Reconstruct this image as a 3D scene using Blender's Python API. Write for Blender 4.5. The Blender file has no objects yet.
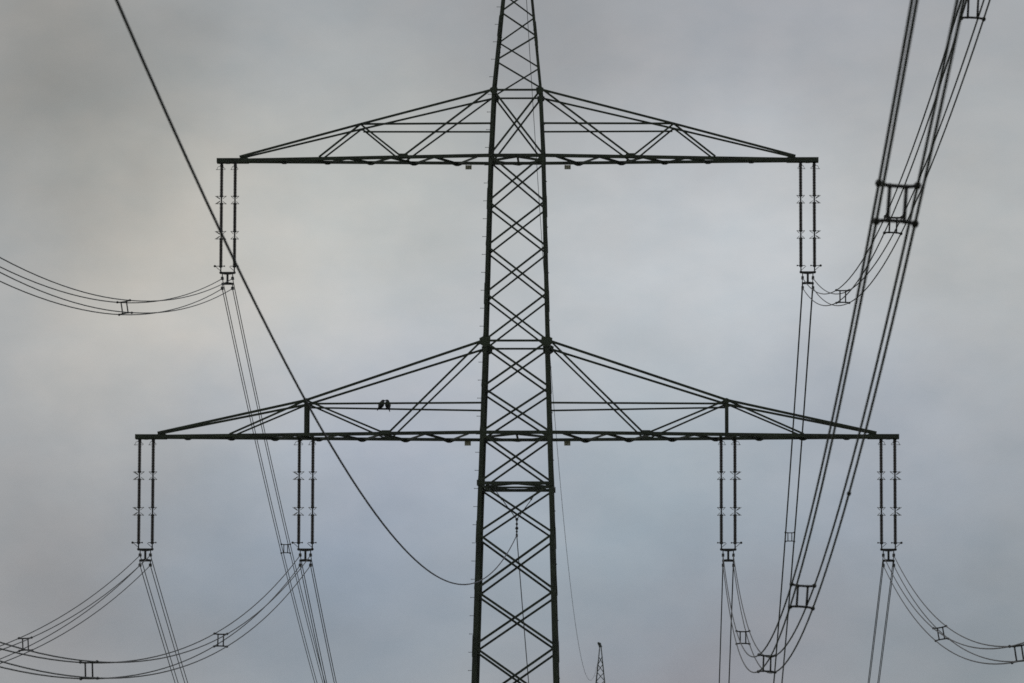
import bpy, bmesh, math, random
from mathutils import Vector, Matrix, noise
R = math.radians
random.seed(7)
S = bpy.context.scene
COL = S.collection

# ------------------------------------------------------------------ camera
FPX = 5600.0                                   # focal length in pixels of a 1024 px wide frame
cam = bpy.data.cameras.new('camera')
cam.sensor_width = 36.0
cam.lens = 36.0 * FPX / 1024.0
cam.clip_start = 0.5
cam.clip_end = 20000
cam.dof.use_dof = True
cam.dof.focus_distance = 222.0
cam.dof.aperture_fstop = 5.2
camo = bpy.data.objects.new('camera', cam)
camo.location = (0, 0, 1.6)
camo.rotation_euler = (Matrix.Rotation(R(90 + 7.2106), 3, 'X') @ Matrix.Rotation(R(0.16), 3, 'Z')).to_euler()   # held a touch off level
COL.objects.link(camo)
S.camera = camo

# ------------------------------------------------------------------ sky: overcast, cloud patches at their own bearings
SUN_EL, SUN_ROT = R(38), R(-35)
W = bpy.data.worlds.new('World')
S.world = W
W.use_nodes = True
nt = W.node_tree
nt.nodes.clear()
N, L = nt.nodes.new, nt.links.new
out = N('ShaderNodeOutputWorld')
bg = N('ShaderNodeBackground')
bg.inputs['Strength'].default_value = 0.1
sky = N('ShaderNodeTexSky')
sky.sky_type = 'NISHITA'
sky.sun_disc = False
sky.sun_elevation = SUN_EL
sky.sun_rotation = SUN_ROT
tc = N('ShaderNodeTexCoord')
# break the cloud edges up
warp = N('ShaderNodeTexNoise')
warp.inputs['Scale'].default_value = 38.0
warp.inputs['Detail'].default_value = 4.0
L(tc.outputs['Generated'], warp.inputs['Vector'])
wsub = N('ShaderNodeVectorMath'); wsub.operation = 'SUBTRACT'
wsub.inputs[1].default_value = (0.5, 0.5, 0.5)
L(warp.outputs['Color'], wsub.inputs[0])
wmul = N('ShaderNodeVectorMath'); wmul.operation = 'SCALE'
wmul.inputs['Scale'].default_value = 0.026
L(wsub.outputs[0], wmul.inputs[0])
wadd = N('ShaderNodeVectorMath'); wadd.operation = 'ADD'
L(tc.outputs['Generated'], wadd.inputs[0]); L(wmul.outputs[0], wadd.inputs[1])
SIG = 170.0 / FPX
BASE = (0.3813, 0.402, 0.4179)
PATCH = [
((-0.0838, 0.9795, 0.1833), (0.0028, -0.029, -0.0642)),
((-0.0733, 0.984, 0.1624), (-0.1624, -0.1439, -0.1301)),
((-0.0627, 0.9885, 0.1379), (0.2095, 0.1611, 0.0989)),
((-0.0218, 0.9893, 0.1443), (0.085, 0.084, 0.0528)),
((0.0318, 0.9893, 0.1425), (0.1598, 0.1682, 0.1757)),
((0.0762, 0.9863, 0.1466), (0.0765, 0.0691, 0.0463)),
((0.005, 0.9833, 0.1822), (-0.0628, -0.073, -0.074)),
((0.0548, 0.9818, 0.1819), (-0.0408, -0.0469, -0.0348)),
((-0.0804, 0.9936, 0.0794), (-0.0892, -0.1075, -0.113)),
((-0.0324, 0.9966, 0.076), (-0.118, -0.0998, -0.0724)),
((0.0246, 0.9962, 0.0832), (-0.0464, 0.0138, 0.0484)),
((0.0317, 0.9975, 0.0636), (-0.058, -0.1135, -0.1213)),
((0.0832, 0.9939, 0.0723), (-0.1169, -0.1041, -0.0951)),
((0.062, 0.9922, 0.1078), (-0.0121, -0.0018, 0.0326)),
((-0.02, 0.9936, 0.1116), (0.031, 0.0363, 0.0823)),
((-0.0485, 0.9937, 0.1008), (-0.0091, 0.0097, 0.0277)),
]
acc = N('ShaderNodeVectorMath'); acc.operation = 'ADD'
acc.inputs[0].default_value = BASE
cur = acc.outputs[0]
for d, c in PATCH:
    v = Vector(d).normalized()
    ds = N('ShaderNodeVectorMath'); ds.operation = 'DISTANCE'
    L(wadd.outputs[0], ds.inputs[0]); ds.inputs[1].default_value = v
    sq = N('ShaderNodeMath'); sq.operation = 'MULTIPLY'
    L(ds.outputs['Value'], sq.inputs[0]); L(ds.outputs['Value'], sq.inputs[1])
    ng = N('ShaderNodeMath'); ng.operation = 'MULTIPLY'
    L(sq.outputs[0], ng.inputs[0]); ng.inputs[1].default_value = -1.0 / SIG ** 2
    ex = N('ShaderNodeMath'); ex.operation = 'EXPONENT'
    L(ng.outputs[0], ex.inputs[0])
    sc = N('ShaderNodeVectorMath'); sc.operation = 'SCALE'
    sc.inputs[0].default_value = c
    L(ex.outputs[0], sc.inputs['Scale'])
    ad = N('ShaderNodeVectorMath'); ad.operation = 'ADD'
    L(cur, ad.inputs[0]); L(sc.outputs[0], ad.inputs[1])
    cur = ad.outputs[0]
# finer cloud texture, stretched along the horizon
mp = N('ShaderNodeMapping')
mp.inputs['Scale'].default_value = (1.0, 1.0, 1.7)
L(tc.outputs['Generated'], mp.inputs['Vector'])
fine = N('ShaderNodeTexNoise')
fine.inputs['Scale'].default_value = 42.0
fine.inputs['Detail'].default_value = 6.0
fine.inputs['Roughness'].default_value = 0.52
L(mp.outputs[0], fine.inputs['Vector'])
mr = N('ShaderNodeMapRange')
mr.inputs['From Min'].default_value = 0.25; mr.inputs['From Max'].default_value = 0.75
mr.inputs['To Min'].default_value = 9.3; mr.inputs['To Max'].default_value = 10.7
L(fine.outputs['Fac'], mr.inputs['Value'])
cl = N('ShaderNodeVectorMath'); cl.operation = 'SCALE'
L(cur, cl.inputs[0]); L(mr.outputs[0], cl.inputs['Scale'])
mot = N('ShaderNodeTexNoise')
mot.inputs['Scale'].default_value = 95.0
mot.inputs['Detail'].default_value = 5.0
mot.inputs['Roughness'].default_value = 0.6
L(mp.outputs[0], mot.inputs['Vector'])
tint = N('ShaderNodeMapRange'); tint.data_type = 'FLOAT_VECTOR'
tint.inputs[7].default_value = (0.28, 0.28, 0.28); tint.inputs[8].default_value = (0.72, 0.72, 0.72)
tint.inputs[9].default_value = (0.962, 0.978, 0.988); tint.inputs[10].default_value = (1.038, 1.022, 1.012)
L(mot.outputs['Fac'], tint.inputs[6])
cm = N('ShaderNodeVectorMath'); cm.operation = 'MULTIPLY'
L(cl.outputs[0], cm.inputs[0]); L(tint.outputs[1], cm.inputs[1])
cl = cm
mx = N('ShaderNodeMix'); mx.data_type = 'RGBA'
mx.inputs['Factor'].default_value = 0.98      # cloud cover
L(sky.outputs[0], mx.inputs['A']); L(cl.outputs[0], mx.inputs['B'])
L(mx.outputs['Result'], bg.inputs['Color'])
L(bg.outputs[0], out.inputs['Surface'])

# ------------------------------------------------------------------ sun, veiled by the overcast
sl = bpy.data.lights.new('sun', 'SUN')
sl.energy = 0.6
sl.angle = R(20)
sl.color = (1.0, 0.95, 0.88)
so = bpy.data.objects.new('sun', sl)
sd = Vector((math.sin(SUN_ROT) * math.cos(SUN_EL), math.cos(SUN_ROT) * math.cos(SUN_EL), math.sin(SUN_EL)))
so.rotation_euler = sd.to_track_quat('Z', 'Y').to_euler()
so.location = (0, 0, 80)
COL.objects.link(so)

S.cycles.use_denoising = False
S.cycles.use_adaptive_sampling = False
S.cycles.pixel_filter_type = 'BLACKMAN_HARRIS'
S.cycles.filter_width = 1.65
S.view_settings.view_transform = 'Standard'
S.view_settings.look = 'None'
S.view_settings.gamma = 1.0
S.view_settings.exposure = 0.0
S.view_settings.use_curve_mapping = False

# ------------------------------------------------------------------ materials
def mat(name, col, rough=0.6, metal=0.0, var=0.25, scale=3.0, bump=0.0, spec=0.5, col2=None):
    m = bpy.data.materials.new(name)
    m.use_nodes = True
    t = m.node_tree
    b = t.nodes['Principled BSDF']
    b.inputs['Roughness'].default_value = rough
    b.inputs['Metallic'].default_value = metal
    b.inputs['Specular IOR Level'].default_value = spec
    co = t.nodes.new('ShaderNodeTexCoord')
    n = t.nodes.new('ShaderNodeTexNoise')
    n.inputs['Scale'].default_value = scale
    n.inputs['Detail'].default_value = 5.0
    t.links.new(co.outputs['Object'], n.inputs['Vector'])
    r = t.nodes.new('ShaderNodeValToRGB')
    c2 = col2 or tuple(c * (1 + var) for c in col)
    r.color_ramp.elements[0].position = 0.3
    r.color_ramp.elements[1].position = 0.7
    r.color_ramp.elements[0].color = tuple(c * (1 - var) for c in col) + (1,)
    r.color_ramp.elements[1].color = tuple(c2) + (1,)
    t.links.new(n.outputs['Fac'], r.inputs['Fac'])
    t.links.new(r.outputs['Color'], b.inputs['Base Color'])
    if bump:
        bp = t.nodes.new('ShaderNodeBump')
        bp.inputs['Strength'].default_value = bump
        t.links.new(n.outputs['Fac'], bp.inputs['Height'])
        t.links.new(bp.outputs[0], b.inputs['Normal'])
    return m

M = dict(
    steel=mat('green_painted_steel', (0.022, 0.030, 0.015), 0.6, var=0.5, scale=1.3, spec=0.3),
    galv=mat('galvanised_fittings', (0.07, 0.07, 0.065), 0.5, metal=0.2, var=0.3, scale=9),
    horn=mat('weathered_horn_steel', (0.16, 0.15, 0.135), 0.55, var=0.2, scale=9),
    fit=mat('dark_forged_fittings', (0.022, 0.021, 0.019), 0.55, var=0.3, scale=9, spec=0.3),
    rod=mat('brown_glazed_porcelain', (0.022, 0.014, 0.010), 0.35, var=0.25, scale=6),
    wire=mat('weathered_aluminium_strand', (0.034, 0.034, 0.038), 0.6, var=0.2, scale=14, spec=0.3),
    cable=mat('dark_cable_strand', (0.032, 0.032, 0.05), 0.6, var=0.2, scale=14, spec=0.3),
    plate=mat('cream_enamel_plate', (0.62, 0.58, 0.44), 0.4, var=0.12, scale=20),
    ink=mat('black_lettering', (0.02, 0.02, 0.02), 0.5, var=0.1),
    crow=mat('black_feathers', (0.008, 0.008, 0.009), 0.5, var=0.3, scale=30, spec=0.3),
    conc=mat('weathered_concrete', (0.3, 0.29, 0.27), 0.85, var=0.2, scale=4, bump=0.2),
    grass=mat('meadow_grass', (0.06, 0.085, 0.03), 0.9, var=0.35, scale=0.35, bump=0.4, col2=(0.1, 0.11, 0.045)),
)

# ------------------------------------------------------------------ mesh building
class MB:
    def __init__(self):
        self.v, self.f = [], []
    def loft(self, rings, cap=True, closed=True):
        base = len(self.v); n = len(rings[0])
        for r in rings: self.v += [tuple(p) for p in r]
        for i in range(len(rings) - 1):
            for j in range(n):
                a = base + i * n + j; b = base + i * n + (j + 1) % n
                self.f.append((a, b, b + n, a + n))
        if cap:
            self.f.append(tuple(range(base + n - 1, base - 1, -1)))
            e = base + (len(rings) - 1) * n
            self.f.append(tuple(range(e, e + n)))
    def angle(self, p0, p1, w, t, u, v, centre=True):
        """rolled steel angle from p0 to p1: one leg along u, one along v"""
        p0, p1 = Vector(p0), Vector(p1)
        ax = (p1 - p0).normalized()
        u = Vector(u); u = (u - ax * u.dot(ax)).normalized()
        v = Vector(v); v = v - ax * v.dot(ax); v = (v - u * v.dot(u)).normalized()
        o = -u * (w / 2) if centre else Vector()
        pr = [(0, 0), (w, 0), (w, t), (t, t), (t, w), (0, w)]
        if u.cross(v).dot(ax) < 0: pr.reverse()
        self.loft([[p + o + u * a + v * b for a, b in pr] for p in (p0, p1)])
    def bar(self, p0, p1, w, h, up=(0, 0, 1)):
        p0, p1 = Vector(p0), Vector(p1)
        ax = (p1 - p0).normalized()
        up = Vector(up)
        if abs(ax.dot(up)) > 0.95: up = Vector((0, 1, 0))
        s = ax.cross(up).normalized(); q = s.cross(ax)
        self.loft([[p + s * a * w / 2 + q * b * h / 2 for a, b in ((-1, -1), (1, -1), (1, 1), (-1, 1))] for p in (p0, p1)])
    def box(self, c, sx, sy, sz):
        c = Vector(c)
        self.bar(c - Vector((sx / 2, 0, 0)), c + Vector((sx / 2, 0, 0)), sy, sz)
    def tube(self, pts, r, n=8):
        pts = [Vector(p) for p in pts]
        rs = r if isinstance(r, (list, tuple)) else [r] * len(pts)
        rings = []
        ref = None
        for i, p in enumerate(pts):
            a = (pts[min(i + 1, len(pts) - 1)] - pts[max(i - 1, 0)]).normalized()
            if ref is None:
                ref = Vector((1, 0, 0)) if abs(a.x) < 0.8 else Vector((0, 0, 1))
            s = (ref - a * ref.dot(a)).normalized(); ref = s
            q = a.cross(s)
            rings.append([p + (s * math.cos(2 * math.pi * k / n) + q * math.sin(2 * math.pi * k / n)) * rs[i] for k in range(n)])
        self.loft(rings)
    def lathe(self, prof, n=14, o=(0, 0, 0)):
        o = Vector(o)
        self.loft([[o + Vector((r * math.cos(2 * math.pi * k / n), r * math.sin(2 * math.pi * k / n), z)) for k in range(n)] for r, z in prof])
    def ball(self, c, r, n=10):
        self.lathe([(max(1e-4, r * math.sin(math.pi * i / 8)), -r * math.cos(math.pi * i / 8)) for i in range(9)], n, c)
    def build(self, name, m, parent=None, smooth=False, fix=True):
        me = bpy.data.meshes.new(name)
        me.from_pydata(self.v, [], self.f)
        if fix:
            bm = bmesh.new(); bm.from_mesh(me)
            bmesh.ops.recalc_face_normals(bm, faces=bm.faces)
            bm.to_mesh(me); bm.free()
        me.materials.append(m)
        if smooth:
            for p in me.polygons: p.use_smooth = True
        me.update()
        o = bpy.data.objects.new(name, me)
        COL.objects.link(o)
        if parent: o.parent = parent
        return o

def thing(name, label, cat, loc=(0, 0, 0), rz=0.0, group=None):
    o = bpy.data.objects.new(name, None)
    o.empty_display_size = 0.3
    COL.objects.link(o)
    o.location = loc; o.rotation_euler = (0, 0, rz)
    o['label'] = label; o['category'] = cat
    if group: o['group'] = group
    return o

def copy_tree(o, parent=None):
    c = o.copy(); COL.objects.link(c); c.parent = parent
    for ch in list(o.children): copy_tree(ch, c)
    return c

# ------------------------------------------------------------------ the line: towers stand on this axis
DRIFT = -0.0277                                # sideways drift of the line per metre towards the camera
YAW = math.atan(DRIFT)
BASE_P = Vector((0.19, 220.0, 0.0))            # the tower in the picture
def on_line(x, y, z):                          # point of the line frame -> world
    return BASE_P + Matrix.Rotation(YAW, 3, 'Z') @ Vector((x, y, z))
FAR_Y, FAR_Z = 283.0, -10.7
FAR_P = on_line(0, FAR_Y, FAR_Z)

# ------------------------------------------------------------------ ground: one sheet, falling away behind the tower
def ground_z(x, y):
    t = min(1.0, max(0.0, (y - 262.0) / 215.0)); t = t * t * (3 - 2 * t)
    z = FAR_Z * t
    d0 = math.hypot(x - BASE_P.x, y - BASE_P.y); d1 = math.hypot(x - FAR_P.x, y - FAR_P.y); d2 = math.hypot(x, y)
    k = min(1.0, max(0.0, (min(d0, d1, d2) - 12) / 60.0))
    return z + k * 1.1 * noise.noise(Vector((x / 140.0, y / 140.0, 0.3))) * (1 if math.hypot(x, y) < 1500 else 0.4)
g = MB()
ax = sorted(set([-6000, -4000, -2600, -1700, -1100] + list(range(-800, 801, 20)) + [1100, 1700, 2600, 4000, 6000]))
for y in ax:
    for x in ax: g.v.append((x, y, ground_z(x, y)))
n = len(ax)
for i in range(n - 1):
    for j in range(n - 1):
        a = i * n + j
        g.f.append((a, a + 1, a + n + 1, a + n))
go = g.build('ground', M['grass'], smooth=True)
go['kind'] = 'structure'

# ------------------------------------------------------------------ a trace of damp air
hz = MB()
hz.box((0, 0, 21.0), 12400, 12400, 76.0)
hm = bpy.data.materials.new('damp_air')
hm.use_nodes = True
hm.node_tree.nodes.remove(hm.node_tree.nodes['Principled BSDF'])
hv = hm.node_tree.nodes.new('ShaderNodeVolumePrincipled')
hv.inputs['Color'].default_value = (0.9, 0.92, 0.95, 1)
hv.inputs['Density'].default_value = 5e-5
hm.node_tree.links.new(hv.outputs[0], hm.node_tree.nodes['Material Output'].inputs['Volume'])
ho = hz.build('haze', hm)
ho['kind'] = 'stuff'

# ------------------------------------------------------------------ lattice pylon
PROF = [(0.0, 2.35), (8.0, 1.98), (15.9, 1.69), (21.15, 1.545), (25.1, 1.42), (29.3, 1.295), (32.7, 1.21), (36.7, 1.11), (39.5, 0.985), (43.2, 0.625), (48.3, 0.10)]
def hw(z):
    for (a, p), (b, q) in zip(PROF, PROF[1:]):
        if z <= b: return p + (q - p) * (z - a) / (b - a)
    return PROF[-1][1]
def legw(z):
    return 0.195 if z < 21.6 else 0.165 if z < 29.3 else 0.135 if z < 39.4 else 0.105
NODES = [0.35, 3.6, 6.8, 9.7, 12.4, 14.9, 17.25, 19.45, 21.69, 23.66, 25.68, 27.47, 29.31, 31.22, 33.1, 34.89, 36.76, 39.37]
PEAK = [39.44, 40.57, 41.58, 42.58, 43.5, 44.38, 45.2, 45.98, 46.7, 47.4]
UP_Z, LO_Z, DIA_Z = 36.74, 25.67, 23.66

def face_pt(k, a, z, off=0.0):
    """a across face k (0 front, 1 right, 2 back, 3 left), off outward"""
    d = hw(z) + off
    return [Vector((a, -d, z)), Vector((d, a, z)), Vector((-a, d, z)), Vector((-d, -a, z))][k]
def face_n(k):
    return [Vector((0, -1, 0)), Vector((1, 0, 0)), Vector((0, 1, 0)), Vector((-1, 0, 0))][k]

py = thing('lattice_pylon', 'tall dark green steel lattice pylon with two crossarms, filling the middle of the picture', 'pylon', BASE_P, YAW, 'lattice pylons of the power line')

legs = {}
for sx in (-1, 1):
    for sy in (-1, 1):
        mb = MB()
        cuts = [0.0, 8.0, 15.9, 21.6, 25.1, 29.3, 32.7, 36.7, 39.4, 43.2, 48.3]
        for a, b in zip(cuts, cuts[1:]):
            w = legw((a + b) / 2)
            w2 = min(w, hw(b) * 0.9)
            pr = lambda w: [(0, 0), (w, 0), (w, .02), (.02, .02), (.02, w), (0, w)]
            ring = lambda z, w: [Vector((sx * (hw(z) - p), sy * (hw(z) - q), z)) for p, q in pr(w)]
            mb.loft([ring(a, w), ring(b, w2 if b > 48 else w)])
        leg = mb.build('leg', M['steel'], py)
        legs[(sx, sy)] = leg
        for z in ((7.2, 17.25, 21.75, 31.2, 35.0, 42.0) if sx * sy > 0 else (7.9, 17.35, 21.1, 30.4, 33.1, 41.5)):   # bolted splices
            sp = MB()
            w = legw(z) + .012; l = 0.42
            ring = lambda zz: [Vector((sx * (hw(zz) + .016 - p), sy * (hw(zz) + .016 - q), zz)) for p, q in [(0, 0), (w, 0), (w, .014), (.014, .014), (.014, w), (0, w)]]
            sp.loft([ring(z - l), ring(z + l)])
            for dz in (-.3, -.1, .1, .3):
                h = hw(z + dz)
                
                sp.bar((sx * (h - .1), sy * (h + .016), z + dz), (sx * (h - .1), sy * (h + .032), z + dz), .04, .04)
            sp.build('splice_plate', M['steel'], leg)
        ft = MB()
        ft.lathe([(.62, -.5), (.62, .18), (.5, .3)], 20, (sx * (hw(0) - .08), sy * (hw(0) - .08), 0))
        ft.build('footing', M['conc'], py)
# step bolts up the left leg on the near side
z = 3.4; k = 0
while z < 47.0:
    st = MB()
    h = hw(z)
    if k % 2 == 0:
        st.tube([(-h + .02, -h + .07, z), (-h - .14, -h + .07, z)], .010, 6)
        st.tube([(-h - .135, -h + .07, z), (-h - .15, -h + .07, z)], .019, 6)
    else:
        st.tube([(-h + .07, -h + .02, z), (-h + .07, -h - .17, z)], .011, 6)
        st.tube([(-h + .07, -h - .165, z), (-h + .07, -h - .185, z)], .019, 6)
    if z > 12: st.build('step_bolt', M['galv'], legs[(-1, -1)])
    z += .358; k += 1

def member(mb, k, a0, z0, a1, z1, w, t, off, inward=True):
    p0, p1 = face_pt(k, a0, z0, off), face_pt(k, a1, z1, off)
    nrm = face_n(k)
    u = (p1 - p0).cross(nrm)
    if u.z < 0: u = -u
    mb.angle(p0, p1, w, t, u, -nrm if inward else nrm)

for i, (a, b) in enumerate(zip(NODES, NODES[1:])):
    w = 0.074 if a > 29 else 0.08 if a > 20 else 0.088
    g0 = .10 if i else .15
    za, zb = a + .055, b - .055
    if a == 23.66: za = a + .09
    for k in range(4):
        mb = MB()
        ea, eb = hw(za) - g0, hw(zb) - g0
        member(mb, k, -ea, za, eb, zb, w, .012, -.024)
        member(mb, k, ea, za, -eb, zb, w, .012, .016)
        c = face_pt(k, 0, (za * eb + zb * ea) / (ea + eb), .02)
        mb.bar(c, c + face_n(k) * .03, .035, .035)
        mb.build('cross_brace', M['steel'], py)
for i, (a, b) in enumerate(zip(PEAK, PEAK[1:])):
    for k in range(4):
        s = (1 if i % 2 == 0 else -1) * (1 if k % 2 == 0 else -1)       # neighbouring nodes swap sides
        if k in (0, 2): s = 1 if i % 2 == 0 else -1
        mb = MB()
        za, zb = a + .03, b - .03
        g0 = .06
        member(mb, k, s * (hw(za) - g0), za, -s * max(.03, hw(zb) - g0), zb, .062, .008, -.024)
        mb.build('peak_brace', M['steel'], py)
# level struts where the top chords of the arms come in, and the tall diaphragm under the lower arm
for z, w in ((39.37, .075), (29.31, .08)):
    for k in range(4):
        mb = MB()
        e = hw(z) - .06
        mb.angle(face_pt(k, -e, z, .03), face_pt(k, e, z, .03), w, .011, (0, 0, 1), -face_n(k))
        mb.build('level_strut', M['steel'], py)
for k in range(4):
    mb = MB()
    e = hw(DIA_Z) - .03
    mb.angle(face_pt(k, -e, DIA_Z, .03), face_pt(k, e, DIA_Z, .03), .125, .014, (0, 0, 1), -face_n(k))
    mb.build('level_strut', M['steel'], py)
def diamond(z, w, name, parent, tie=True):
    h = hw(z) - .04
    mid = [(0, -h), (h, 0), (0, h), (-h, 0)]
    for a, b in zip(mid, mid[1:] + mid[:1]):
        mb = MB()
        mb.angle((a[0], a[1], z), (b[0], b[1], z), w, .012, (0, 0, 1), (-(a[0] + b[0]), -(a[1] + b[1]), 0))
        mb.build(name, M['steel'], parent)
    if tie:
        mb = MB()
        mb.angle((0, -h, z), (0, h, z), w, .012, (0, 0, 1), (1, 0, 0))
        mb.build(name, M['steel'], parent)
diamond(DIA_Z - .01, .075, 'diaphragm_brace', py, tie=False)
mb = MB()                                        # small flange tabs at the diaphragm corners
for sx in (-1, 1):
    for sy in (-1, 1):
        h = hw(DIA_Z)
        mb.box((sx * (h - .05), sy * (h + .035), DIA_Z + .01), .2, .02, .22)
        mb.box((sx * (h + .035), sy * (h - .05), DIA_Z + .01), .02, .2, .22)
mb.build('corner_plate', M['steel'], py)
for z in (39.37, 29.31):                         # big gussets where the arm tops meet the legs
    for sx in (-1, 1):
        for sy in (-1, 1):
            h = hw(z); mb = MB()
            y = sy * (h + .045)
            s = .9 if z < 35 else .62
            pts = [(-.24, .13), (.06, .2), (.25, .1), (.22, -.16), (.02, -.3), (-.22, -.2)]
            x0 = sx * (h - .08)
            mb.loft([[Vector((x0 + sx * a * s, y + dy, z + b * s)) for a, b in pts] for dy in (-.01, .01)])
            mb.build('gusset_plate', M['steel'], py)

# ---- crossarms
def digits(mb, text, cx, cz, w, h, y):
    seg = {'1': [(.5, 0, .5, 1)], '2': [(0, 1, 1, 1), (1, 1, 1, .5), (1, .5, 0, .5), (0, .5, 0, 0), (0, 0, 1, 0)],
           '0': [(0, 0, 0, 1), (0, 1, 1, 1), (1, 1, 1, 0), (1, 0, 0, 0)]}
    n = len(text)
    for i, ch in enumerate(text):
        x0 = cx - w / 2 + i * w / n + w / n * .2; ww = w / n * .6
        for a, b, c, d in seg[ch]:
            p = Vector((x0 + a * ww, y, cz - h / 2 + b * h)); q = Vector((x0 + c * ww, y, cz - h / 2 + d * h))
            e = (q - p).normalized() * .009
            mb.bar(p - e, q + e, .006, .016, up=(0, 0, 1) if abs((q - p).z) < .01 else (1, 0, 0))

def crossarm(z, dip, tip, meet, joint_z, node_x, node_z, tie_z, lower, beam_x, label, txt):
    h = hw(z)
    cw = .128
    yt = .19
    off = 0.02 if lower else -0.07
    arm = MB()
    for sy in (-1, 1):
        P = [(-tip + .7, sy * yt, z - dip), (-h - .06, sy * (h + off), z), (h + .06, sy * (h + off), z), (tip - .7, sy * yt, z - dip)]
        for a, b in zip(P, P[1:]):
            arm.angle(a, b, cw, .016, (0, 0, 1), (0, -sy, 0))
    arm = arm.build('crossarm', M['steel'], py)
    arm['label'] = label
    def ybot(x): return h + off + (yt - h - off) * (abs(x) - h) / (tip - .7 - h)
    jh = hw(joint_z)
    def top(x):                                   # top chord: height and half depth at x
        if abs(x) <= node_x:
            f = (abs(x) - jh) / (node_x - jh)
            return joint_z + (node_z - joint_z) * f, jh + .06 + (yt + .05 - jh - .06) * (abs(x) - jh) / (meet - jh)
        f = (abs(x) - node_x) / (meet - node_x)
        return node_z + (z + .14 - dip - node_z) * f, jh + .06 + (yt + .05 - jh - .06) * (abs(x) - jh) / (meet - jh)
    def tp(sx, sy, x, dy=0.0):
        zz, yy = top(x)
        return Vector((sx * x, sy * (yy + dy), zz))
    def bp(sx, sy, x, dz=0.03): return Vector((sx * x, sy * (ybot(x) + .02), z + dz))
    pan = (4.5, 7.87) if not lower else (5.12, 11.33)
    for sx in (-1, 1):
        for sy in (-1, 1):
            mb = MB()
            for a, b in ((jh, node_x), (node_x, meet)):
                mb.angle(tp(sx, sy, a), tp(sx, sy, b), .09 if lower else .08, .01, (0, 0, 1), (0, -sy, 0))
            mb.build('top_chord', M['steel'], arm)
            dw = .07
            for q0, q1 in ((tp(sx, sy, jh + .08, -.03), bp(sx, sy, pan[0])), (tp(sx, sy, node_x, -.03), bp(sx, sy, pan[0])), (tp(sx, sy, node_x, -.03), bp(sx, sy, pan[1]))):
                if q0.x * sx > q1.x * sx: q1 = q1 + Vector((sx * .12, 0, 0))
                elif abs(q0.x) < jh + 1: q1 = q1 - Vector((sx * .12, 0, 0)) if lower else q1
                mb = MB()
                mb.angle(q0, q1, dw, .01, (0, 0, 1), (0, -sy, 0))
                mb.build('diagonal_brace', M['steel'], arm)
            mb = MB()
            q = tp(sx, sy, node_x, -.05)
            p = Vector((sx * (hw(tie_z) - .02), sy * (hw(tie_z) + .02), tie_z))
            mb.angle(p, Vector((q.x - sx * .05, q.y, tie_z + .04 if lower else tie_z + (.06 if sy < 0 else -.07))), .072, .008, (0, 0, 1), (0, -sy, 0))
            mb.build('horizontal_tie', M['steel'], arm)
            mb = MB()                               # node gusset
            c = tp(sx, sy, node_x, .02)
            s = .72 if lower else .36
            mb.loft([[c + Vector((sx * a * s, dy, b * s)) for a, b in ((-.26, .08), (0, .1), (.26, -.03), (.18, -.14), (0, -.2), (-.18, -.12))] for dy in (-.009, .009)])
            mb.build('gusset_plate', M['steel'], arm)
            mb = MB()
            c = bp(sx, sy, pan[0], .02)
            mb.loft([[c + Vector((a, sy * .03 + dy, b)) for a, b in ((-.24, -.07), (-.16, .09), (.16, .09), (.24, -.07))] for dy in (-.008, .008)])
            mb.build('gusset_plate', M['steel'], arm)
            if lower:
                mb = MB()
                c = tp(sx, sy, node_x, -.03)
                mb.angle(c, (c.x, c.y, z + .02), .13, .014, (1, 0, 0), (0, -sy, 0))
                mb.build('hanger_post', M['steel'], arm)
        # lacing in the floor of the arm: a zigzag with a small plate at every back node
        mb = MB()
        x = h + .45; side = -1; xs = []
        while x < tip - 1.2:
            xs.append((x, side)); x += .86; side = -side
        for (a, s0), (b, s1) in zip(xs, xs[1:]):
            mb.angle((sx * a, s0 * (ybot(a) - .02), z - .05), (sx * b, s1 * (ybot(b) - .02), z - .05), .085, .01, (0, 0, -1), (1, 0, 0))
        for a, s0 in xs:
            if s0 > 0:
                c = Vector((sx * a, ybot(a) - .04, z - .085))
                mb.loft([[c + Vector((p, dy, q)) for p, q in ((-.25, .03), (.25, .03), (.06, -.05), (-.06, -.05))] for dy in (-.01, .01)])
        mb.build('floor_lacing', M['steel'], arm)
        # box beam at the tip
        mb = MB()
        x0, x1 = meet - .35, tip
        for sy in (-1, 1):
            mb.angle((sx * x0, sy * .215, z - dip), (sx * x1, sy * .215, z - dip), .17, .016, (0, 0, 1), (0, -sy, 0))
        mb.box((sx * (x1 - .01), 0, z - dip), .02, .40, .18)
        for q in (.15, .42, .7): mb.box((sx * (x1 - q), 0, z - dip - .088), .16, .40, .016)
        mb.loft([[Vector((sx * (meet + a), dy, z - dip + b)) for a, b in ((-.3, -.08), (-.3, .17), (-.1, .15), (.12, .08), (.12, -.08))] for dy in (-.012, .012)])
        mb.build('end_beam', M['steel'], arm)
        for bx in beam_x:                           # cross pieces that carry the inner strings
            mb = MB()
            for d in (-.26, .26):
                yy = ybot(bx + d)
                mb.bar((sx * (bx + d), -yy, z - .07), (sx * (bx + d), yy, z - .07), .12, .09)
            mb.build('hanger_beam', M['steel'], arm)
    diamond(z - .05, .085, 'diaphragm_brace', arm)
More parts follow.
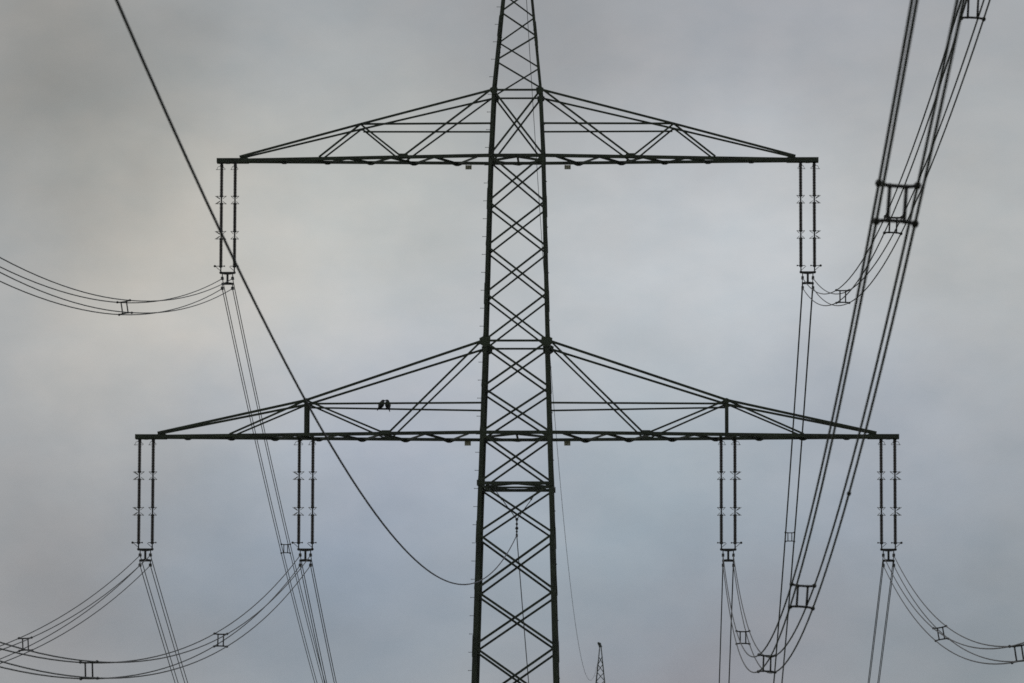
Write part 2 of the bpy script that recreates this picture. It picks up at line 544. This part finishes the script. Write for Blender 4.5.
    for sx, t in ((-1, txt[0]), (1, txt[1])):
        mb = MB()
        px = sx * 1.98; pz = z - .14; yp = h + .06
        mb.box((px, yp, pz), .25, .008, .17)
        mb.box((px - .1, yp + .01, pz + .12), .02, .01, .1)
        mb.box((px + .1, yp + .01, pz + .12), .02, .01, .1)
        pl = mb.build('number_plate', M['plate'], arm)
        mb2 = MB()
        digits(mb2, t, px, pz - .005, .23, .12, yp - .008)
        # lettering belongs to the plate's own mesh
        n0 = len(pl.data.vertices)
        me = pl.data
        vs = [tuple(v.co) for v in me.vertices] + mb2.v
        fs = [tuple(p.vertices) for p in me.polygons]
        nf = len(fs)
        fs += [tuple(i + n0 for i in f) for f in mb2.f]
        nm = bpy.data.meshes.new('number_plate')
        nm.from_pydata(vs, [], fs)
        nm.materials.append(M['plate']); nm.materials.append(M['ink'])
        for p in nm.polygons: p.material_index = 0 if p.index < nf else 1
        pl.data = nm
    return arm
crossarm(UP_Z, .05, 11.96, 11.05, 39.37, 6.22, 38.07, 38.02, False, (), 'shorter upper crossarm', ('121', '111'))
crossarm(LO_Z, .03, 15.09, 14.2, 29.31, 8.3, 27.02, 26.84, True, (8.32,), 'longer lower crossarm', ('111', '121'))

mb = MB()                                        # peak cap with the earth wire fitting
mb.box((0, 0, 48.32), .3, .3, .12)
mb.loft([[Vector((a, dy, b)) for a, b in ((-.16, 48.35), (.1, 48.35), (.05, 48.62), (-.22, 48.72), (-.28, 48.6))] for dy in (-.03, .03)])
mb.build('peak_cap', M['steel'], py)

fp = copy_tree(py)
fp.location = FAR_P
fp['label'] = 'distant second lattice pylon, only its small pointed top showing low right of the big one'

# ------------------------------------------------------------------ insulators
def star(mb, x, z, r, big):
    """pair of arcing horns facing each other across a rod joint; the big pair also closes into a racket"""
    for s in (-1, 1):
        for e in (-1, 1):
            y = z + e * .16
            mb.tube([(x + s * .05, 0, z + e * .05), (x + s * r, 0, y)], .011, 6)
            mb.tube([(x, 0, y - e * .02), (x + s * r, 0, y)], .011, 6)
            if big and s < 0:
                mb.tube([(x + s * .05, 0, z + e * .03), (x + s * (r + .05), 0, y + e * .0)], .011, 6)
    for e in (-1, 1):                              # the horns also reach along the line
        mb.tube([(x, -.2, z + e * .17), (x, .2, z + e * .17)], .011, 6)
RODS = ((-.06, -1.29), (-1.60, -2.70), (-3.02, -4.11))
def make_insulator():
    root = thing('insulator_string', '', 'insulator')
    for x, big in ((-.27, True), (.27, False)):
        mb = MB()
        mb.tube([(x, 0, .1), (x, 0, -4.36)], .026, 8)
        mb.box((x, 0, .03), .1, .16, .07)
        for (a, b), (c, d) in zip(RODS, RODS[1:]):
            mb.tube([(x, 0, b + .03), (x, 0, c - .03)], .03, 8)
            mb.ball((x, 0, (b + c) / 2), .036)
        mb.tube([(x, 0, RODS[-1][1] + .03), (x, 0, -4.36)], .026, 8)
        for a, b in RODS:
            for zz in (a, b):
                mb.lathe([(.03, zz - .05), (.066, zz - .04), (.066, zz + .04), (.03, zz + .05)], 12, (x, 0, 0))
        fit = mb.build('hanger', M['fit'], root)
        for a, b in RODS:
            mb = MB()
            prof = [(.05, b)]
            m = 20
            for i in range(m):
                z0 = b + (a - b) * i / m; st = (a - b) / m
                prof += [(.048, z0 + st * .1), (.074, z0 + st * .3), (.076, z0 + st * .42), (.05, z0 + st * .9)]
            prof.append((.05, a))
            mb.lathe(prof, 14, (x, 0, 0))
            mb.build('rod', M['rod'], fit, smooth=True)
        mb = MB()
        r = .2 if big else .16
        mb.tube([(x, 0, -.06), (x - r * .7, 0, -.1), (x - r, 0, -.22)], .01, 6)      # top horn
        mb.tube([(x - r - .03, 0, -.22), (x + r * .7, 0, -.22)], .01, 6)
        mb.tube([(x + .04, 0, -.1), (x + r * .75, 0, -.2)], .01, 6)
        for z in (-1.445, -2.86): star(mb, x, z, r, big)
        mb.build('arcing_horn', M['horn'], fit)
        mb = MB()                                                                   # bottom horn, with a ball on the outer string
        l = .24 if big else .17
        mb.tube([(x + .17, 0, -4.1), (x - l, 0, -4.1)], .014, 6)
        mb.tube([(x, 0, -4.3), (x - .2, 0, -4.12)], .011, 6)
        mb.ball((x + .14, 0, -4.1), .032)
        if big: mb.ball((x - l, 0, -4.1), .048)
        mb.build('guard_horn', M['fit'], fit)
    mb = MB()
    mb.loft([[Vector((a, dy, b)) for a, b in ((-.3, -4.33), (.3, -4.33), (.27, -4.41), (.1, -4.44), (-.1, -4.44), (-.27, -4.41))] for dy in (-.02, .02)])
    mb.bar((0, 0, -4.42), (0, 0, -4.8), .085, .06)
    mb.loft([[Vector((a, dy, b)) for a, b in ((-.24, -4.77), (-.08, -4.75), (.08, -4.75), (.24, -4.77), (.24, -4.85), (-.24, -4.85))] for dy in (-.02, .02)])
    for x in (-.27, .27): mb.ball((x, 0, -4.36), .06)
    yoke = mb.build('yoke', M['fit'], root)
    for x in (-.205, .205):
        for z, zt in ((-4.6, -4.4), (-5.0, -4.82)):
            mb = MB()
            mb.tube([(x, 0, zt), (x, 0, z + .05)], .02, 6)
            mb.loft([[Vector((x + dx, a, z + b)) for a, b in ((-.17, -.04), (0, -.055), (.17, -.03), (.15, .015), (.05, .07), (-.05, .07), (-.15, .015))] for dx in (-.05, .05)])
            mb.build('clamp', M['fit'], yoke)
    return root
ins = make_insulator()
ATT = [  # x on the arm, underside of the arm, label
    (-11.50, UP_Z - .18, 'double insulator string under the left tip of the upper crossarm'),
    (11.52, UP_Z - .18, 'double insulator string under the right tip of the upper crossarm'),
    (-14.65, LO_Z - .13, 'double insulator string under the outer left tip of the lower crossarm'),
    (-8.32, LO_Z - .13, 'double insulator string under the lower crossarm, below its left upright post'),
    (8.35, LO_Z - .13, 'double insulator string under the lower crossarm, below its right upright post'),
    (14.65, LO_Z - .13, 'double insulator string under the outer right tip of the lower crossarm'),
]
for i, (x, z, lab) in enumerate(ATT):
    o = ins if i == 0 else copy_tree(ins)
    o.location = on_line(x, 0, z)
    o.rotation_euler = (0, 0, YAW if x < 0 else YAW + math.pi)
    o['label'] = lab
    o['group'] = 'double insulator strings hanging from the crossarms'

# ------------------------------------------------------------------ conductors: four wires each, kept apart by spacers
SAG = {0: (-0.1849, 7.00e-4, -.2337, 6.5e-4), 1: (-0.1774, 6.98e-4, -.2307, 6.46e-4), 2: (-0.1818, 7.00e-4, -.230, 6.6e-4),
       3: (-0.1776, 6.99e-4, -.2295, 6.6e-4), 4: (-0.1750, 6.92e-4, -.236, 6.6e-4), 5: (-0.1722, 7.00e-4, -.235, 6.6e-4)}
def drop(t):                                      # t > 0 towards the camera
    return NEAR_B * t + NEAR_C * t * t if t >= 0 else FAR_B * -t + FAR_C * t * t
TWIST = {0: ((41.8, -9), (83, -4)), 1: ((43.4, 0), (82.7, 3), (118.9, 3)), 2: ((40.9, -3), (82, -3)), 3: ((41.6, 1), (82.3, -2)),
         4: ((41.6, 0), (84, 2), (119.3, 4), (161.15, 4), (204, 4)), 5: ((41.5, -10), (80.9, -8))}
def twist(i, t):                                  # how far the bundle has rolled at t, radians clockwise as seen by the camera
    if t <= 0: return 0.0
    k = ((0, 0),) + TWIST[i]
    for (a, p), (b, q) in zip(k, k[1:]):
        if t <= b: return R(p + (q - p) * (t - a) / (b - a))
    return R(k[-1][1])
def spacer_mesh(mb, y, z, tilt, f=0.0):
    def T(x, q): return Vector((x * math.cos(f) + q * math.sin(f), y, z + q * math.cos(f) - x * math.sin(f)))
    for q in (-.205, .205):
        s = 1 if q > 0 else -1
        mb.tube([T(-.195, q), T(-.15, q - s * .012), T(-.085, q - s * .018), T(.085, q - s * .018), T(.15, q - s * .012), T(.195, q)], .021, 8)
        for x in (-.205, .205):
            d = Vector((0, 1, tilt)).normalized()
            c = T(x, q)
            mb.tube([c - d * .05, c - d * .035, c + d * .035, c + d * .05], [.028, .040, .040, .028], 8)
        for x in (-.088, .088): mb.ball(T(x, q - s * .022), .031)
    for x in (-.088, .088): mb.tube([T(x, -.175), T(x, .175)], .021, 8)
BUN = [
    (0, 'four wires sagging to the left edge from the left tip of the upper crossarm', [(42.3, 76 + 8)], .0),
    (1, 'four thin wires climbing to the top right from the right tip of the upper crossarm', [], .0),
    (2, 'four wires dropping to the left edge from the outer left insulators of the lower crossarm', [], .0),
    (3, 'four wires sweeping through the bottom left corner from the inner left insulators', [], .0),
    (4, 'four thick near wires rising steeply across the right end of the lower crossarm', [], .0),
    (5, 'four wires curving to the bottom right from the outer right insulators of the lower crossarm', [], .0),
]
SP_NEAR = {0: (41.8, 83, 121, 161, 203), 1: (43.4, 82.7, 118.9, 161, 203), 2: (40.9, 82, 120, 161, 203), 3: (41.6, 82.3, 120, 161, 203), 4: (41.6, 84, 119.3, 161.15, 204), 5: (41.5, 80.9, 120, 161, 203)}
SP_FAR = {0: (35.2, 77, 120, 163, 206, 248), 1: (33.6, 77, 120, 163, 206, 248)}
ts = [-FAR_Y + 4.0 * i for i in range(int(FAR_Y / 4) + 1)]
ts = [t for t in ts if t < -2] + [-1.5, -.8, -.3, 0, .3, .8, 1.5] + [2 + 3.0 * i for i in range(54)] + [164 + 1.5 * i for i in range(59)]
for i, lab, _, _ in BUN:
    x0, zt, _l = ATT[i]
    NEAR_B, NEAR_C, FAR_B, FAR_C = SAG[i]
    zc = zt - 4.8                                  # middle of the bundle at the clamps
    root = thing('conductor_bundle', lab, 'power lines', on_line(x0, 0, zc), YAW, 'four-wire conductor bundles of the power line')
    for x in (-.205, .205):
        for q in (-.2, .2):
            j = random.uniform(-.00016, .00016)
            mb = MB()
            pts = []
            for t in ts:
                f = twist(i, t)
                pts.append((x * math.cos(f) + q * math.sin(f), -t, q * math.cos(f) - x * math.sin(f) + drop(t) * (1 + j)))
            mb.tube(pts, .017, 8)
            mb.build('wire', M['wire'], root, smooth=True, fix=False)
    for t in SP_NEAR[i]:
        mb = MB()
        spacer_mesh(mb, -t, drop(t), -(NEAR_B + 2 * NEAR_C * t), twist(i, t))
        mb.build('spacer', M['fit'], root, smooth=True)
    for t in SP_FAR.get(i, (38, 79, 121, 163, 206, 248)):
        mb = MB()
        spacer_mesh(mb, t, drop(-t), FAR_B + 2 * FAR_C * t)
        mb.build('spacer', M['fit'], root, smooth=True)
    if i == 4:                                     # a repair sleeve on one wire
        mb = MB()
        t = 139.5
        z = -.225 + drop(t); d = Vector((0, -1, NEAR_B + 2 * NEAR_C * t)).normalized()
        c = Vector((.187, -t, z))
        mb.tube([c - d * .09, c - d * .06, c + d * .06, c + d * .09], [.02, .032, .032, .02], 8)
        mb.build('sleeve', M['fit'], root, smooth=True)

# ------------------------------------------------------------------ earth wire over the peaks
root = thing('earth_wire', 'single thin wire descending behind the pylon to the distant pylon top', 'power lines', on_line(0, 0, 48.66), YAW)
def ew(t): return -0.19 * t + 6.4e-4 * t * t if t >= 0 else -0.2385 * -t + 7.08e-4 * t * t
mb = MB()
mb.tube([(-.12 if abs(t) < 3 else .02, -t, ew(t)) for t in ts], .0125, 6)
mb.build('wire', M['cable'], root, smooth=True, fix=False)

# ------------------------------------------------------------------ low cable through the tower body, and what it hangs from
CAB_Z = 21.74
root = thing('slack_cable', 'single dark cable sagging from the top left edge into the pylon body', 'cable', on_line(.02, 0, CAB_Z), YAW)
def cb(t): return -0.1505 * t + 5.88e-4 * t * t if t >= 0 else -0.246 * -t + 7.4e-4 * t * t
mb = MB()
mb.tube([(0, -t, cb(t)) for t in ts], .019, 8)
mb.build('wire', M['cable'], root, smooth=True, fix=False)
root = thing('cable_hanger', 'small V-shaped hanger inside the pylon body holding up the slack cable', 'hanger', on_line(0, 0, DIA_Z - .03), YAW)
mb = MB()
for x in (-.93, .95):
    mb.tube([(x, 0, .02), (.02, 0, -1.27)], .016, 6)
    mb.ball((x * .62, 0, .02 - 1.29 * .38), .04)
mb.build('stay', M['fit'], root)
mb = MB()
mb.tube([(.02, 0, -1.2), (.02, 0, -1.9)], .024, 8)
for q, r in ((-1.27, .06), (-1.45, .05), (-1.62, .065), (-1.75, .045)): mb.ball((.02, 0, q), r)
mb.build('link', M['fit'], root)
mb = MB()
mb.loft([[Vector((.02 + dx, a, -1.9 + b)) for a, b in ((-.2, -.04), (0, -.06), (.2, -.04), (.12, .05), (-.12, .05))] for dx in (-.04, .04)])
mb.build('clamp', M['fit'], root)
mb = MB()
mb.bar((-1.3, 0, .0), (1.3, 0, .0), .1, .07)
mb.build('carrier_bar', M['steel'], root)

# ------------------------------------------------------------------ two crows on the lower left arm
def crow_mesh(lean, seed):
    mb = MB()
    sp = [((-.215, -.095), .032, .006), ((-.15, -.03), .036, .012), ((-.095, .045), .056, .05), ((-.05, .105), .08, .082), ((-.005, .165), .09, .092),
          ((.03, .225), .08, .08), ((.058, .275), .062, .062), ((.08, .308), .054, .054), ((.108, .325), .040, .040), ((.128, .326), .024, .024), ((.155, .318), .014, .015), ((.19, .300), .003, .004)]
    c, s = math.cos(lean), math.sin(lean)
    rot = lambda p: Vector((p[0] * c - p[1] * s, 0, p[0] * s + p[1] * c))
    P = [rot(p[0]) for p in sp]
    rings = []
    for i, (p, (q, w, h)) in enumerate(zip(P, sp)):
        a = (P[min(i + 1, len(P) - 1)] - P[max(i - 1, 0)]).normalized()
        n = a.cross(Vector((0, 1, 0)))
        rings.append([p + Vector((0, 1, 0)) * w * math.cos(k * math.pi / 6) + n * (h * 1.4 + .006) * math.sin(k * math.pi / 6) for k in range(12)])
    mb.loft(rings)
    for sy in (-1, 1):
        w = [rot(p) for p in ((.035, .235), (-.02, .17), (-.085, .07), (-.15, -.02), (-.19, -.075))]
        rg = []
        for p, (a, b) in zip(w, ((.018, .02), (.03, .062), (.026, .055), (.016, .034), (.005, .01))):
            ax = (w[-1] - w[0]).normalized(); n = ax.cross(Vector((0, 1, 0)))
            rg.append([p + Vector((0, sy * .064 * (1 if b > .03 else .75), 0)) + Vector((0, 1, 0)) * a * math.cos(k * math.pi / 4) + n * b * math.sin(k * math.pi / 4) for k in range(8)])
        mb.loft(rg)
        hip = rot((-.03, .1))
        mb.tube([hip + Vector((0, sy * .035, 0)), Vector((-.012, sy * .032, .06)), Vector((0, sy * .03, .008))], [.03, .016, .009], 8)
        for a in (-.5, 0, .5, math.pi):
            mb.tube([(0, sy * .03, .008), (.035 * math.cos(a), sy * .03 + .035 * math.sin(a), .007)], .006, 6)
    mb.v = [(p[0] * .89, p[1] * 1.25, p[2] * .89) for p in mb.v]
    return mb
for x, rz, lean, lab in ((-5.39, 0, R(4), 'black crow facing right, left of the two crows on the lower left arm'),
                         (-5.205, math.pi, R(22), 'black crow facing left, more upright bird of the two on the lower left arm')):
    f = (5.2 - 1.39) / (8.3 - 1.39)
    yy = 1.39 + f * (.62 - 1.39)
    o = crow_mesh(lean, 1).build('crow', M['crow'], None, smooth=True)
    o.location = on_line(x, yy - .005, 26.89)
    o.rotation_euler = (0, 0, YAW + rz)
    o['label'] = lab; o['category'] = 'bird'; o['group'] = 'crows perched on the lower left arm'
    r = o.modifiers.new('skin', 'REMESH')
    r.mode = 'VOXEL'; r.voxel_size = .007
